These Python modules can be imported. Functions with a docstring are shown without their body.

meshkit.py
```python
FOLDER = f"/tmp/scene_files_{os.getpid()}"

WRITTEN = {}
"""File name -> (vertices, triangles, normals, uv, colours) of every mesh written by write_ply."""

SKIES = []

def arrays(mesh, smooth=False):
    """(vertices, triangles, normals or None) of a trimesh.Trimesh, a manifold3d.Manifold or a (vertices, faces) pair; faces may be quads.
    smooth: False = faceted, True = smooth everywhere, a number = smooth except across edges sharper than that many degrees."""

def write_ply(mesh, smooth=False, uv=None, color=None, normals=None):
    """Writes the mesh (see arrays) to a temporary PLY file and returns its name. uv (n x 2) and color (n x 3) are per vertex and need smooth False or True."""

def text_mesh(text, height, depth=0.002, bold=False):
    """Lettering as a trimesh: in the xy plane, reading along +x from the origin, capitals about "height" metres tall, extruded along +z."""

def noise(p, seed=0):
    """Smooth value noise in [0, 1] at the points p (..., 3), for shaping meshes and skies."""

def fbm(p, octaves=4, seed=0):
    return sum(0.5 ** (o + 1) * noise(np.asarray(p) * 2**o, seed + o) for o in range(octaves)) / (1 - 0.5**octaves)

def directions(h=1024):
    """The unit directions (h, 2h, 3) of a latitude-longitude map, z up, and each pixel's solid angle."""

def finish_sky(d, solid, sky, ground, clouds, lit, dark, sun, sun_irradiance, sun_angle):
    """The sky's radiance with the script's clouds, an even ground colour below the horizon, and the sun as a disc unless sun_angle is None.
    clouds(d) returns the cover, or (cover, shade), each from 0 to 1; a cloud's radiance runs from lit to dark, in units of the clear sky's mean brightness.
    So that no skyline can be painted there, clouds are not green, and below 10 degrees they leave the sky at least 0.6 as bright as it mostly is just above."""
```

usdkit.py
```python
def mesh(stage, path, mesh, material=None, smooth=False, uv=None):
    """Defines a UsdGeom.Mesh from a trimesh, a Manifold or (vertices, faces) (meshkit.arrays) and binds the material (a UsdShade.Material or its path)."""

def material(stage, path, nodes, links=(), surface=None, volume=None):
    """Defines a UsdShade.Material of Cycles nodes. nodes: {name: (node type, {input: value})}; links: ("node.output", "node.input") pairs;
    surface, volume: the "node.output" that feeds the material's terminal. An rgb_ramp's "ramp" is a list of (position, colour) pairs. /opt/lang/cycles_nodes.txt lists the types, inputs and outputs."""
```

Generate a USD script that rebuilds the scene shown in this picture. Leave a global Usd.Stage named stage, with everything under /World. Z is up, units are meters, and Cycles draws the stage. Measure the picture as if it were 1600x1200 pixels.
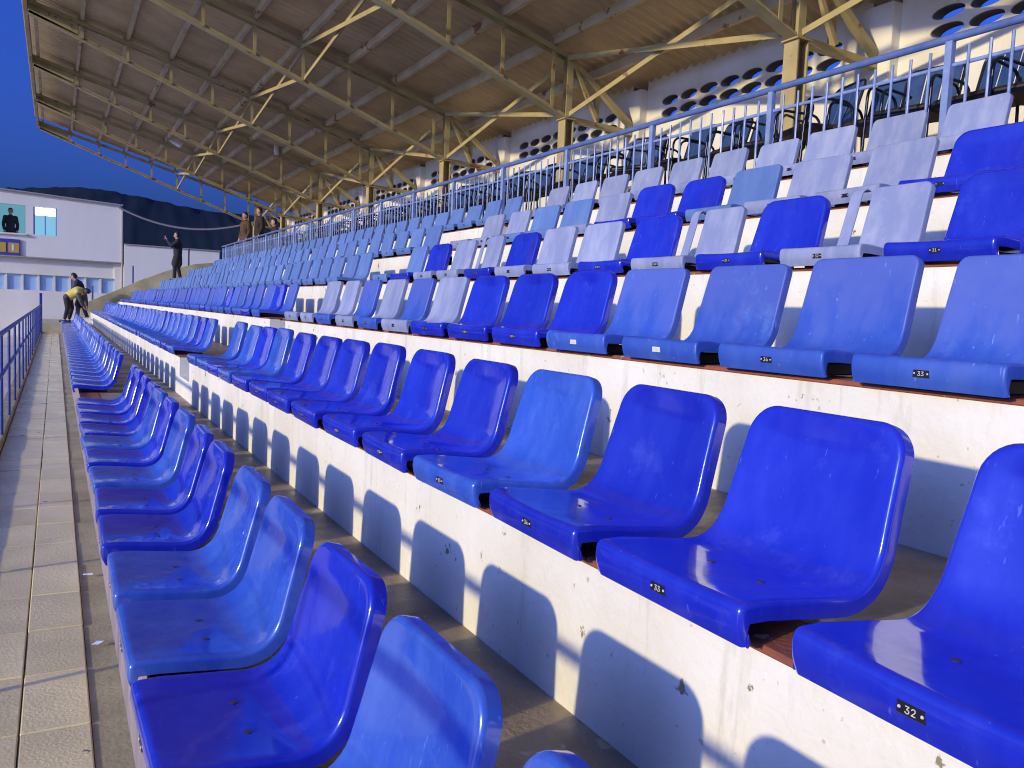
import math, random
import numpy as np, trimesh, manifold3d, usdkit, meshkit
from shapely.geometry import Polygon, box as sbox, Point
from shapely import affinity
from pxr import Usd, UsdGeom, UsdLux, UsdShade, Gf, Sdf

rng = random.Random(7)
stage = Usd.Stage.CreateInMemory()
world = UsdGeom.Xform.Define(stage, '/World')
stage.SetDefaultPrim(world.GetPrim())
UsdGeom.Scope.Define(stage, '/World/Looks')

# ------------------------------------------------------------------ camera, sky, floodlight, exposure
FPX, YAW, PITCH, ROLL = 1300.0, 0.5036, -0.0830, 0.0447
EXPOSURE = 0.0
SKY_STRENGTH, LIGHT_INTENSITY = 0.122, 0.90
LIGHT_DIR = np.array([1.0, 0.22, -0.28])

cy, sy = math.cos(YAW), math.sin(YAW)
fw = np.array([sy, cy, 0.0]); rt = np.array([cy, -sy, 0.0]); up = np.array([0, 0, 1.0])
fw2 = fw * math.cos(PITCH) + up * math.sin(PITCH); up2 = np.cross(rt, fw2)
CR = rt * math.cos(ROLL) + up2 * math.sin(ROLL); CU = -rt * math.sin(ROLL) + up2 * math.cos(ROLL)
camera = UsdGeom.Camera.Define(stage, '/World/camera')
camera.CreateHorizontalApertureAttr(36.0)
camera.CreateVerticalApertureAttr(27.0)
camera.CreateFocalLengthAttr(36.0 * FPX / 1600.0)
camera.CreateClippingRangeAttr(Gf.Vec2f(0.05, 5000.0))
camera.CreateExposureAttr(EXPOSURE)
M = np.eye(4); M[0, :3] = CR; M[1, :3] = CU; M[2, :3] = -fw2
UsdGeom.Xformable(camera).AddTransformOp().Set(Gf.Matrix4d(*M.ravel().tolist()))


def pix(P):
    P = np.asarray(P, float); z = P @ fw2
    return 800 + FPX * (P @ CR) / z, 600 - FPX * (P @ CU) / z, z


ld = LIGHT_DIR / np.linalg.norm(LIGHT_DIR); to_sun = -ld
elev = math.asin(to_sun[2]); rot = math.atan2(to_sun[0], to_sun[1])
usdkit.material(stage, '/World/Looks/sky_look', {
    'sky': ('sky_texture', {'sky_type': 'single_scattering', 'sun_disc': False, 'sun_elevation': elev, 'sun_rotation': rot, 'air_density': 1.0, 'aerosol_density': 7.0, 'ozone_density': 6.0}),
    'tint': ('mix_color', {'blend_type': 'multiply', 'fac': 1.0, 'b': (0.46, 0.73, 2.15), 'use_clamp': False}),
    'bg': ('background_shader', {'strength': SKY_STRENGTH}),
}, [('sky.color', 'tint.a'), ('tint.result', 'bg.color')], surface='bg.background')
dome = UsdLux.DomeLight.Define(stage, '/World/sky')
UsdShade.MaterialBindingAPI.Apply(dome.GetPrim()).Bind(UsdShade.Material.Get(stage, '/World/Looks/sky_look'))
dome.GetPrim().SetCustomDataByKey('kind', 'structure')
sun = UsdLux.DistantLight.Define(stage, '/World/floodlight')
sun.CreateIntensityAttr(LIGHT_INTENSITY); sun.CreateAngleAttr(1.4); sun.CreateNormalizeAttr(True)
sun.CreateColorAttr(Gf.Vec3f(1.0, 0.865, 0.53))
zx = -ld; xx = np.cross([0, 0, 1.0], zx); xx /= np.linalg.norm(xx); yx = np.cross(zx, xx)
S = np.eye(4); S[0, :3] = xx; S[1, :3] = yx; S[2, :3] = zx
UsdGeom.Xformable(sun).AddTransformOp().Set(Gf.Matrix4d(*S.ravel().tolist()))

# ------------------------------------------------------------------ helpers
taken = {}


def path_for(parent, name):
    base = (str(parent.GetPath()) if parent is not None else '/World') + '/' + name
    n = taken.get(base, 0); taken[base] = n + 1
    return base if n == 0 else f'{base}_{n:03d}'


def tag(prim, label=None, category=None, group=None, kind=None):
    for k, v in (('label', label), ('category', category), ('group', group), ('kind', kind)):
        if v:
            prim.SetCustomDataByKey(k, v)
    return prim


def thing(name, label=None, category=None, loc=(0, 0, 0), rotz=0.0, group=None, kind=None, parent=None):
    x = UsdGeom.Xform.Define(stage, path_for(parent, name))
    if any(loc):
        x.AddTranslateOp().Set(Gf.Vec3d(*map(float, loc)))
    if rotz:
        x.AddRotateZOp().Set(math.degrees(rotz))
    return tag(x.GetPrim(), label, category, group, kind)


def part(name, mesh, mat, parent=None, smooth=False, label=None):
    p = usdkit.mesh(stage, path_for(parent, name), mesh, '/World/Looks/' + mat, smooth).GetPrim()
    return tag(p, label)


def solo(name, mesh, mat, label, category, group=None, kind=None, smooth=False):
    return tag(part(name, mesh, mat, None, smooth), label, category, group, kind)


def bx(x0, x1, y0, y1, z0, z1):
    b = trimesh.creation.box([x1 - x0, y1 - y0, z1 - z0])
    b.apply_translation([(x0 + x1) / 2, (y0 + y1) / 2, (z0 + z1) / 2])
    return b


def chamfer(x0, x1, y0, y1, z0, z1, c=0.006):
    """A box with bevelled edges."""
    pts = []
    for sx in (0, 1):
        for s_y in (0, 1):
            for sz in (0, 1):
                X, Y, Z = (x0, x1)[sx], (y0, y1)[s_y], (z0, z1)[sz]
                dx, dy, dz = (c, -c)[sx], (c, -c)[s_y], (c, -c)[sz]
                pts += [(X, Y + dy, Z + dz), (X + dx, Y, Z + dz), (X + dx, Y + dy, Z)]
    return trimesh.convex.convex_hull(np.array(pts))


def beam(a, b, w, h, upv=(0, 0, 1)):
    """A rectangular bar from a to b, w wide, h deep along upv."""
    a, b = np.asarray(a, float), np.asarray(b, float)
    d = b - a; L = np.linalg.norm(d); d = d / L
    u = np.asarray(upv, float); u = u - d * (u @ d)
    if np.linalg.norm(u) < 1e-6:
        u = np.array([1.0, 0, 0]) - d * d[0]
    u /= np.linalg.norm(u); s = np.cross(d, u)
    m = trimesh.creation.box([L, w, h])
    T = np.eye(4); T[:3, 0] = d; T[:3, 1] = s; T[:3, 2] = u; T[:3, 3] = (a + b) / 2
    m.apply_transform(T)
    return m


def angle_bar(a, b, w, t, upv=(0, 0, 1), flip=1):
    """An L-profile from a to b: two legs w wide and t thick."""
    a, b = np.asarray(a, float), np.asarray(b, float)
    d = b - a; L = np.linalg.norm(d); d = d / L
    u = np.asarray(upv, float); u = u - d * (u @ d); u /= np.linalg.norm(u); s = np.cross(d, u) * flip
    poly = Polygon([(0, 0), (w, 0), (w, t), (t, t), (t, w), (0, w)])
    m = trimesh.creation.extrude_polygon(poly, L, engine='earcut')
    T = np.eye(4); T[:3, 0] = s; T[:3, 1] = u; T[:3, 2] = d; T[:3, 3] = a - s * w / 2 - u * w / 2
    m.apply_transform(T)
    if np.linalg.det(T[:3, :3]) < 0:
        m.invert()
    return m


def tube(pts, r, n=8, cap=True):
    """A round tube through the points."""
    pts = np.asarray(pts, float); k = len(pts); V = []; prev = None
    for i in range(k):
        d = pts[min(i + 1, k - 1)] - pts[max(i - 1, 0)]; d /= np.linalg.norm(d)
        if prev is None:
            a = np.array([0, 0, 1.0]) if abs(d[2]) < 0.9 else np.array([1.0, 0, 0])
        else:
            a = prev
        a = a - d * (a @ d); a /= np.linalg.norm(a); prev = a; b = np.cross(d, a)
        for j in range(n):
            t = 2 * math.pi * j / n
            V.append(pts[i] + r * (a * math.cos(t) + b * math.sin(t)))
    F = []
    for i in range(k - 1):
        for j in range(n):
            p, q = i * n + j, i * n + (j + 1) % n
            F += [(p, q, q + n), (p, q + n, p + n)]
    if cap:
        V += [pts[0], pts[-1]]
        for j in range(n):
            F.append((len(V) - 2, (j + 1) % n, j)); F.append((len(V) - 1, (k - 1) * n + j, (k - 1) * n + (j + 1) % n))
    return trimesh.Trimesh(np.array(V), np.array(F), process=False)


def cat(*ms):
    return trimesh.util.concatenate([m for m in ms])


def bend(corners, r=0.04, n=5):
    """Rounds the corners of a polyline."""
    c = [np.asarray(p, float) for p in corners]; out = [c[0]]
    for i in range(1, len(c) - 1):
        a, b = c[i - 1] - c[i], c[i + 1] - c[i]
        rr = min(r, 0.45 * np.linalg.norm(a), 0.45 * np.linalg.norm(b))
        p, q = c[i] + a / np.linalg.norm(a) * rr, c[i] + b / np.linalg.norm(b) * rr
        for t in np.linspace(0, 1, n):
            out.append((1 - t) ** 2 * p + 2 * t * (1 - t) * c[i] + t * t * q)
    out.append(c[-1])
    return out


# ------------------------------------------------------------------ materials
def mat(name, nodes, links=(), surface='p.BSDF'):
    usdkit.material(stage, '/World/Looks/' + name, nodes, links, surface)


def plain(name, color, rough=0.6, metallic=0.0, spec=0.5):
    mat(name, {'p': ('principled_bsdf', {'base_color': color, 'roughness': rough, 'metallic': metallic, 'specular_ior_level': spec})})


def worn(name, c1, c2, scale=6.0, rough=(0.5, 0.8), stretch=(1, 1, 1), bump=0.15, bump_scale=60.0, spots=None, lo=0.35, hi=0.65, spec=0.5, rand=0.0, detail=6.0):
    """Two colours mixed by noise, fine relief, roughness that varies; spots = (colour, threshold, scale)."""
    nodes = {
        'g': ('geometry', {}), 'm': ('mapping', {'scale': stretch}),
        'n': ('noise_texture', {'scale': scale, 'detail': detail, 'roughness': 0.6}),
        'r': ('map_range', {'from_min': lo, 'from_max': hi, 'clamp': True}),
        'c': ('mix_color', {'a': c1, 'b': c2}),
        'rr': ('map_range', {'from_min': 0.3, 'from_max': 0.7, 'to_min': rough[0], 'to_max': rough[1], 'clamp': True}),
        'n2': ('noise_texture', {'scale': bump_scale, 'detail': 4.0}),
        'b': ('bump', {'strength': bump, 'distance': 0.01}),
        'p': ('principled_bsdf', {'specular_ior_level': spec}),
    }
    links = [('g.position', 'm.vector'), ('m.vector', 'n.vector'), ('n.fac', 'r.value'), ('r.result', 'c.fac'), ('g.position', 'n2.vector'), ('n2.fac', 'b.height'),
             ('b.normal', 'p.normal'), ('n.fac', 'rr.value'), ('rr.result', 'p.roughness')]
    last = 'c.result'
    if spots:
        nodes['s'] = ('noise_texture', {'scale': spots[2], 'detail': 5.0, 'roughness': 0.65})
        nodes['sr'] = ('map_range', {'from_min': spots[1], 'from_max': spots[1] + 0.025, 'clamp': True})
        nodes['sc'] = ('mix_color', {'b': spots[0]})
        links += [('g.position', 's.vector'), ('s.fac', 'sr.value'), ('sr.result', 'sc.fac'), (last, 'sc.a')]
        last = 'sc.result'
    if rand:
        nodes['o'] = ('object_info', {})
        nodes['rv'] = ('map_range', {'to_min': 1 - rand, 'to_max': 1 + rand})
        nodes['hv'] = ('hsv', {})
        links += [('o.random', 'rv.value'), ('rv.result', 'hv.value'), (last, 'hv.color')]
        last = 'hv.color'
    links.append((last, 'p.base_color'))
    mat(name, nodes, links)


def plastic(name, c1, c2, rough=(0.2, 0.35), fade=None, scuff=(0.10, 0.14, 0.58), spec=0.5, coat=0.0):
    """Moulded seat plastic: scuffs, streaks down the back, bleached top (fade = colour of the bleached plastic), different on every seat."""
    nodes = {
        't': ('texture_coordinate', {}), 'o': ('object_info', {}), 'k': ('vector_math', {'math_type': 'scale', 'scale': 37.0}), 'cx': ('combine_xyz', {}),
        'a': ('vector_math', {'math_type': 'add'}),
        'm': ('mapping', {'scale': (9.0, 9.0, 2.6)}),
        'n': ('noise_texture', {'scale': 1.0, 'detail': 6.0, 'roughness': 0.65}),
        'r': ('map_range', {'from_min': 0.42, 'from_max': 0.72, 'clamp': True}),
        'c': ('mix_color', {'a': c1, 'b': c2}),
        'n2': ('noise_texture', {'scale': 14.0, 'detail': 5.0, 'roughness': 0.7}),
        'rr': ('map_range', {'from_min': 0.3, 'from_max': 0.7, 'to_min': rough[0], 'to_max': rough[1], 'clamp': True}),
        'nb': ('noise_texture', {'scale': 9.0, 'detail': 2.0}),
        'b': ('bump', {'strength': 0.12, 'distance': 0.02}),
        'ms': ('mapping', {'scale': (95.0, 95.0, 14.0), 'rotation': (0.15, 0.1, 0.0)}), 'ns': ('noise_texture', {'scale': 1.0, 'detail': 2.0}),
        'sr': ('map_range', {'from_min': 0.70, 'from_max': 0.76, 'to_max': 0.55, 'clamp': True}), 'sc': ('mix_color', {'b': scuff}),
        'nl': ('noise_texture', {'scale': 4.2, 'detail': 7.0, 'roughness': 0.72}), 'lr': ('map_range', {'from_min': 0.58, 'from_max': 0.80, 'to_max': 0.5, 'clamp': True}), 'lc': ('mix_color', {'b': scuff}),
        'rv': ('map_range', {'to_min': 0.88, 'to_max': 1.08}), 'hv': ('hsv', {}),
        'p': ('principled_bsdf', {'specular_ior_level': spec, 'coat_weight': coat, 'coat_roughness': 0.06}),
    }
    links = [('o.random', 'cx.x'), ('o.random', 'cx.y'), ('cx.vector', 'k.vector1'), ('t.object', 'a.vector1'), ('k.vector', 'a.vector2'), ('a.vector', 'm.vector'),
             ('m.vector', 'n.vector'), ('n.fac', 'r.value'), ('r.result', 'c.fac'), ('a.vector', 'n2.vector'), ('n2.fac', 'rr.value'), ('rr.result', 'p.roughness'),
             ('a.vector', 'nb.vector'), ('nb.fac', 'b.height'), ('b.normal', 'p.normal'), ('o.random', 'rv.value'), ('rv.result', 'hv.value')]
    last = 'c.result'
    if fade:
        nodes['sx'] = ('separate_xyz', {})
        nodes['add'] = ('math', {'math_type': 'multiply_add', 'value2': 0.5, 'value3': -0.25})
        nodes['sum'] = ('math', {'math_type': 'add'})
        nodes['fr'] = ('map_range', {'from_min': 0.10, 'from_max': 0.26, 'clamp': True})
        nodes['fc'] = ('mix_color', {'b': fade})
        links += [('t.object', 'sx.vector'), ('n.fac', 'add.value1'), ('sx.z', 'sum.value1'), ('add.value', 'sum.value2'), ('sum.value', 'fr.value'), ('fr.result', 'fc.fac'), (last, 'fc.a')]
        last = 'fc.result'
    links += [('a.vector', 'ms.vector'), ('ms.vector', 'ns.vector'), ('ns.fac', 'sr.value'), ('sr.result', 'sc.fac'), ('a.vector', 'nl.vector'), ('nl.fac', 'lr.value'), ('lr.result', 'lc.fac'),
              (last, 'lc.a'), ('lc.result', 'sc.a'), ('sc.result', 'hv.color'), ('hv.color', 'p.base_color')]
    mat(name, nodes, links)


plastic('royal_plastic', (0.011, 0.021, 0.37), (0.022, 0.038, 0.42), (0.09, 0.22), spec=0.6, coat=0.6)
plastic('mid_plastic', (0.028, 0.082, 0.40), (0.062, 0.135, 0.46), (0.12, 0.30), scuff=(0.16, 0.32, 0.66), spec=0.6, coat=0.6)
plastic('weathered_plastic', (0.03, 0.082, 0.38), (0.06, 0.125, 0.42), (0.30, 0.55), fade=(0.072, 0.115, 0.39), scuff=(0.20, 0.36, 0.66))
plastic('bleached_plastic', (0.215, 0.25, 0.39), (0.33, 0.36, 0.46), (0.5, 0.75), scuff=(0.48, 0.50, 0.58), spec=0.3)
plastic('steel_blue_plastic', (0.095, 0.168, 0.37), (0.135, 0.215, 0.42), (0.45, 0.7), scuff=(0.26, 0.34, 0.56), spec=0.3)
plain('plate_black', (0.012, 0.012, 0.014), 0.35)
plain('plate_white', (0.6, 0.58, 0.52), 0.5)
plain('number_paint', (0.62, 0.55, 0.42), 0.5)
plain('bolt_steel', (0.10, 0.085, 0.07), 0.5, 0.6)
mat('riser_paint', {
    'g': ('geometry', {}), 'm': ('mapping', {'scale': (1.0, 1.0, 0.16)}),
    'n': ('noise_texture', {'scale': 1.5, 'detail': 6.0, 'roughness': 0.6}), 'r': ('map_range', {'from_min': 0.35, 'from_max': 0.68, 'clamp': True}), 'c': ('mix_color', {'a': (0.80, 0.765, 0.63), 'b': (0.68, 0.635, 0.48)}),
    'd': ('noise_texture', {'scale': 9.0, 'detail': 5.0, 'roughness': 0.7}), 'dr': ('map_range', {'from_min': 0.56, 'from_max': 0.74, 'to_max': 0.55, 'clamp': True}), 'dc': ('mix_color', {'b': (0.42, 0.37, 0.23)}),
    's': ('noise_texture', {'scale': 6.5, 'detail': 6.0, 'roughness': 0.68}), 'sr': ('map_range', {'from_min': 0.655, 'from_max': 0.672, 'clamp': True}), 'sc': ('mix_color', {'b': (0.25, 0.21, 0.11)}),
    'f': ('noise_texture', {'scale': 38.0, 'detail': 3.0}), 'fr': ('map_range', {'from_min': 0.70, 'from_max': 0.74, 'to_max': 0.6, 'clamp': True}), 'fc': ('mix_color', {'b': (0.33, 0.28, 0.18)}),
    'n2': ('noise_texture', {'scale': 45.0, 'detail': 4.0}), 'h': ('math', {'math_type': 'multiply_add', 'value2': -1.6}), 'b': ('bump', {'strength': 0.3, 'distance': 0.01}),
    'p': ('principled_bsdf', {'roughness': 0.7}),
}, [('g.position', 'm.vector'), ('g.position', 'n.vector'), ('n.fac', 'r.value'), ('r.result', 'c.fac'), ('m.vector', 'd.vector'), ('d.fac', 'dr.value'), ('dr.result', 'dc.fac'), ('c.result', 'dc.a'),
    ('g.position', 's.vector'), ('s.fac', 'sr.value'), ('sr.result', 'sc.fac'), ('dc.result', 'sc.a'), ('g.position', 'f.vector'), ('f.fac', 'fr.value'), ('fr.result', 'fc.fac'), ('sc.result', 'fc.a'), ('fc.result', 'p.base_color'),
    ('g.position', 'n2.vector'), ('sr.result', 'h.value1'), ('n2.fac', 'h.value3'), ('h.value', 'b.height'), ('b.normal', 'p.normal')])
worn('tread_concrete', (0.36, 0.27, 0.15), (0.20, 0.15, 0.085), 3.2, (0.25, 0.7), bump=0.4, bump_scale=70, spots=((0.42, 0.36, 0.18), 0.61, 4.5))
worn('red_nosing', (0.33, 0.085, 0.035), (0.20, 0.06, 0.03), 7.0, (0.6, 0.9), bump=0.3, bump_scale=70, spots=((0.45, 0.36, 0.26), 0.63, 14.0))
worn('paving', (0.84, 0.67, 0.30), (0.66, 0.53, 0.24), 3.0, (0.08, 0.32), bump=0.25, bump_scale=90, rand=0.12, spots=((0.2, 0.17, 0.11), 0.66, 8.0))
worn('paving_bed', (0.26, 0.21, 0.13), (0.17, 0.14, 0.085), 9.0, (0.7, 0.9), bump=0.3)
worn('channel_concrete', (0.42, 0.34, 0.15), (0.28, 0.22, 0.10), 3.0, (0.35, 0.65), bump=0.3, bump_scale=60)
worn('front_wall', (0.30, 0.25, 0.24), (0.20, 0.16, 0.15), 5.0, (0.6, 0.9), stretch=(1, 1, 0.4), bump=0.3)
worn('olive_concrete', (0.52, 0.45, 0.23), (0.36, 0.31, 0.16), 2.0, (0.6, 0.9), bump=0.3)
worn('beam_paint', (0.46, 0.36, 0.15), (0.34, 0.26, 0.10), 2.5, (0.4, 0.65), bump=0.1, spots=((0.23, 0.09, 0.035), 0.63, 3.5))
worn('rafter_paint', (0.58, 0.47, 0.26), (0.46, 0.35, 0.18), 2.0, (0.5, 0.7), bump=0.1, spots=((0.25, 0.10, 0.04), 0.62, 2.5))
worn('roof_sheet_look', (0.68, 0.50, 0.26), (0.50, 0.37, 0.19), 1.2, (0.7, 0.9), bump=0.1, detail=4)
worn('back_wall_paint', (0.78, 0.73, 0.60), (0.66, 0.60, 0.46), 1.5, (0.6, 0.85), stretch=(1, 1, 0.5), bump=0.25, bump_scale=40)
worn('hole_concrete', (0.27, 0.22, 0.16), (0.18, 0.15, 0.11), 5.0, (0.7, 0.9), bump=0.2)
worn('rail_paint', (0.075, 0.125, 0.30), (0.11, 0.16, 0.33), 8.0, (0.3, 0.5), bump=0.05, spots=((0.16, 0.09, 0.06), 0.70, 9.0))
worn('bar_paint', (0.24, 0.32, 0.52), (0.16, 0.22, 0.40), 10.0, (0.3, 0.5), bump=0.05, spots=((0.2, 0.12, 0.08), 0.70, 9.0))
worn('front_rail_paint', (0.015, 0.035, 0.17), (0.03, 0.055, 0.21), 8.0, (0.3, 0.5), bump=0.05)
worn('club_paint', (0.88, 0.80, 0.60), (0.82, 0.74, 0.55), 0.7, (0.7, 0.9), stretch=(1, 1, 0.35), bump=0.15)
plain('club_trim', (0.36, 0.31, 0.27), 0.7)
plain('club_blue_panel', (0.42, 0.58, 0.72), 0.35)
plain('window_frame_paint', (0.12, 0.20, 0.55), 0.4)
plain('room_wall', (0.25, 0.62, 0.75), 0.7)
plain('banner_blue', (0.06, 0.05, 0.30), 0.55)
plain('banner_yellow', (0.55, 0.36, 0.03), 0.55)
plain('banner_white', (0.8, 0.8, 0.75), 0.5)
mat('pane_glow', {'e': ('emission', {'color': (0.28, 0.66, 0.95), 'strength': 0.85}), 'g': ('glossy_bsdf', {'roughness': 0.05}), 'f': ('fresnel', {}), 'm': ('mix_closure', {})},
    [('f.fac', 'm.fac'), ('e.emission', 'm.closure1'), ('g.BSDF', 'm.closure2')], 'm.closure')
mat('lamp_glow', {'e': ('emission', {'color': (1.0, 0.97, 0.9), 'strength': 3.0})}, [], 'e.emission')
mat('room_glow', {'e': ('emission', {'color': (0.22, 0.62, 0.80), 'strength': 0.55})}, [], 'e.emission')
plain('lamp_white', (0.75, 0.72, 0.62), 0.4)
plain('lamp_metal', (0.35, 0.34, 0.30), 0.45, 0.6)
worn('hazy_hill_look', (0.018, 0.026, 0.034), (0.023, 0.032, 0.040), 0.03, (0.9, 1.0), bump=0.0, spec=0.0)  # bluish foliage colour stands in for dusk haze over the hill
worn('ground_look', (0.06, 0.055, 0.04), (0.045, 0.045, 0.03), 0.4, (0.8, 1.0), bump=0.0)
worn('pitch_look', (0.035, 0.09, 0.02), (0.05, 0.12, 0.03), 1.0, (0.7, 0.9), bump=0.2, bump_scale=40)
worn('bounce_sheet_look', (0.62, 0.53, 0.38), (0.50, 0.43, 0.30), 1.0, (0.5, 0.8), bump=0.2)
plain('cable_look', (0.07, 0.065, 0.08), 0.7)
worn('chair_blue', (0.018, 0.05, 0.14), (0.03, 0.07, 0.17), 12.0, (0.35, 0.5), bump=0.05)
plain('chair_dark', (0.022, 0.014, 0.012), 0.5)
plain('chair_tube', (0.03, 0.035, 0.05), 0.3, 0.7)
plain('skin', (0.42, 0.22, 0.15), 0.6)
worn('cloth_dark', (0.012, 0.010, 0.012), (0.022, 0.018, 0.02), 14.0, (0.8, 0.95), bump=0.3)
worn('cloth_brown', (0.030, 0.017, 0.010), (0.018, 0.011, 0.007), 10.0, (0.8, 0.95), bump=0.3)
worn('cloth_tan', (0.10, 0.05, 0.016), (0.06, 0.03, 0.011), 10.0, (0.8, 0.95), bump=0.3)
worn('cloth_yellow', (0.62, 0.50, 0.07), (0.48, 0.40, 0.08), 10.0, (0.7, 0.9), bump=0.3)
worn('cloth_grey', (0.10, 0.085, 0.09), (0.06, 0.05, 0.055), 10.0, (0.8, 0.95), bump=0.3)
plain('hair_dark', (0.016, 0.012, 0.010), 0.55)
plain('phone_dark', (0.02, 0.02, 0.025), 0.2)
plain('eye_dark', (0.02, 0.02, 0.02), 0.3)

# ------------------------------------------------------------------ large structure: terraces
Y0, Y1 = -4.0, 30.6            # the seated part of the stand
YS = 32.5                      # far end of the stairs beyond the seats
ZW = -1.33                     # walkway
WALL = [0.20, 1.055, 1.905, 2.755, 3.605, 4.455]   # riser faces
TREAD = [-0.92, -0.543, -0.142, 0.248, 0.640, 1.030]
XT, ZT = 5.305, 1.25           # upper terrace with the loose chairs
GAP = (7.95, 8.60)             # aisle with a step cut into each riser

ter = thing('terrace', 'stepped concrete terraces with cream risers under the seats', 'terrace', kind='structure')


def step(x0, x1, z0, z1, i):
    """One terrace: cream riser with a half-height step cut in at the aisle, red nosing strip, brown tread."""
    n0, n1, nd, nz = GAP[0], GAP[1], 0.27, z0 + (z1 - z0) * 0.5
    t = 0.10
    if i == 0:
        ms = [bx(x0, x0 + t, Y0, YS, z0 - 0.15, z1 - 0.012)]
    else:
        ms = [bx(x0, x0 + t, Y0, n0, z0 - 0.15, z1 - 0.012), bx(x0, x0 + t, n1, YS, z0 - 0.15, z1 - 0.012), bx(x0, x0 + t, n0, n1, z0 - 0.15, nz - 0.004),
              bx(x0 + nd, x0 + nd + 0.05, n0 - 0.05, n1 + 0.05, nz - 0.05, z1 - 0.02),
              bx(x0 + t, x0 + nd, n0 - 0.05, n0, nz - 0.05, z1 - 0.02), bx(x0 + t, x0 + nd, n1, n1 + 0.05, nz - 0.05, z1 - 0.02)]
    part('riser', cat(*ms), 'front_wall' if i == 0 else 'riser_paint', ter)
    ms = [bx(x0 + t, x0 + nd, n0, n1, nz - 0.06, nz)] if i else []
    if i == 0:
        ms.append(bx(x0 + 0.16, x1 + 0.02, Y0, YS, z1 - 0.12, z1))
    else:
        ms += [bx(x0 + 0.16, x1 + 0.02, Y0, n0, z1 - 0.12, z1), bx(x0 + 0.16, x1 + 0.02, n1, YS, z1 - 0.12, z1), bx(x0 + nd, x1 + 0.02, n0, n1, z1 - 0.12, z1)]
    part('tread', cat(*ms), 'tread_concrete', ter)
    if i == 0:
        ns = [chamfer(x0 - 0.004, x0 + 0.16, Y0, YS, z1 - 0.012, z1 + 0.003, 0.004)]
    else:
        ns = [chamfer(x0 - 0.004, x0 + 0.16, a, b, z1 - 0.012, z1 + 0.003, 0.004) for a, b in ((Y0, n0), (n1, YS))]
    part('nosing', cat(*ns), 'red_nosing', ter)


zb = ZW
for i in range(6):
    step(WALL[i], (WALL + [XT])[i + 1], zb, TREAD[i], i); zb = TREAD[i]
part('riser', bx(XT, XT + 0.1, Y0, YS, TREAD[5] - 0.1, ZT - 0.02), 'riser_paint', ter)
part('tread', bx(XT - 0.01, 7.6, Y0, YS, ZT - 0.2, ZT), 'tread_concrete', ter)

# ground, pitch, walkway
part_g = trimesh.Trimesh([[-900, -900, -1.75], [900, -900, -1.75], [900, 1400, -1.75], [-900, 1400, -1.75]], [[0, 1, 2], [0, 2, 3]])
solo('ground', part_g, 'ground_look', 'dark ground stretching to the foot of the hill', 'ground', kind='structure')
solo('apron', trimesh.Trimesh([[-8.5, -40, -1.74], [-0.5, -40, -1.74], [-0.5, 38, -1.74], [-8.5, 38, -1.74]], [[0, 1, 2], [0, 2, 3]]), 'bounce_sheet_look', 'added unseen pale sheet bouncing light, between the pitch and the stand', 'apron', kind='structure')  # added out of view to bounce warm light up under the roof
solo('pitch', trimesh.Trimesh([[-75, -40, -1.745], [-8.5, -40, -1.745], [-8.5, 34, -1.745], [-75, 34, -1.745]], [[0, 1, 2], [0, 2, 3]]), 'pitch_look', 'grass pitch beyond the front railing', 'pitch', kind='structure')
wk = thing('walkway', 'paved walkway between the front railing and the front row', 'walkway', kind='structure')
part('bed', bx(-0.56, 0.10, Y0, YS, -1.9, ZW - 0.012), 'paving_bed', wk)
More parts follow.
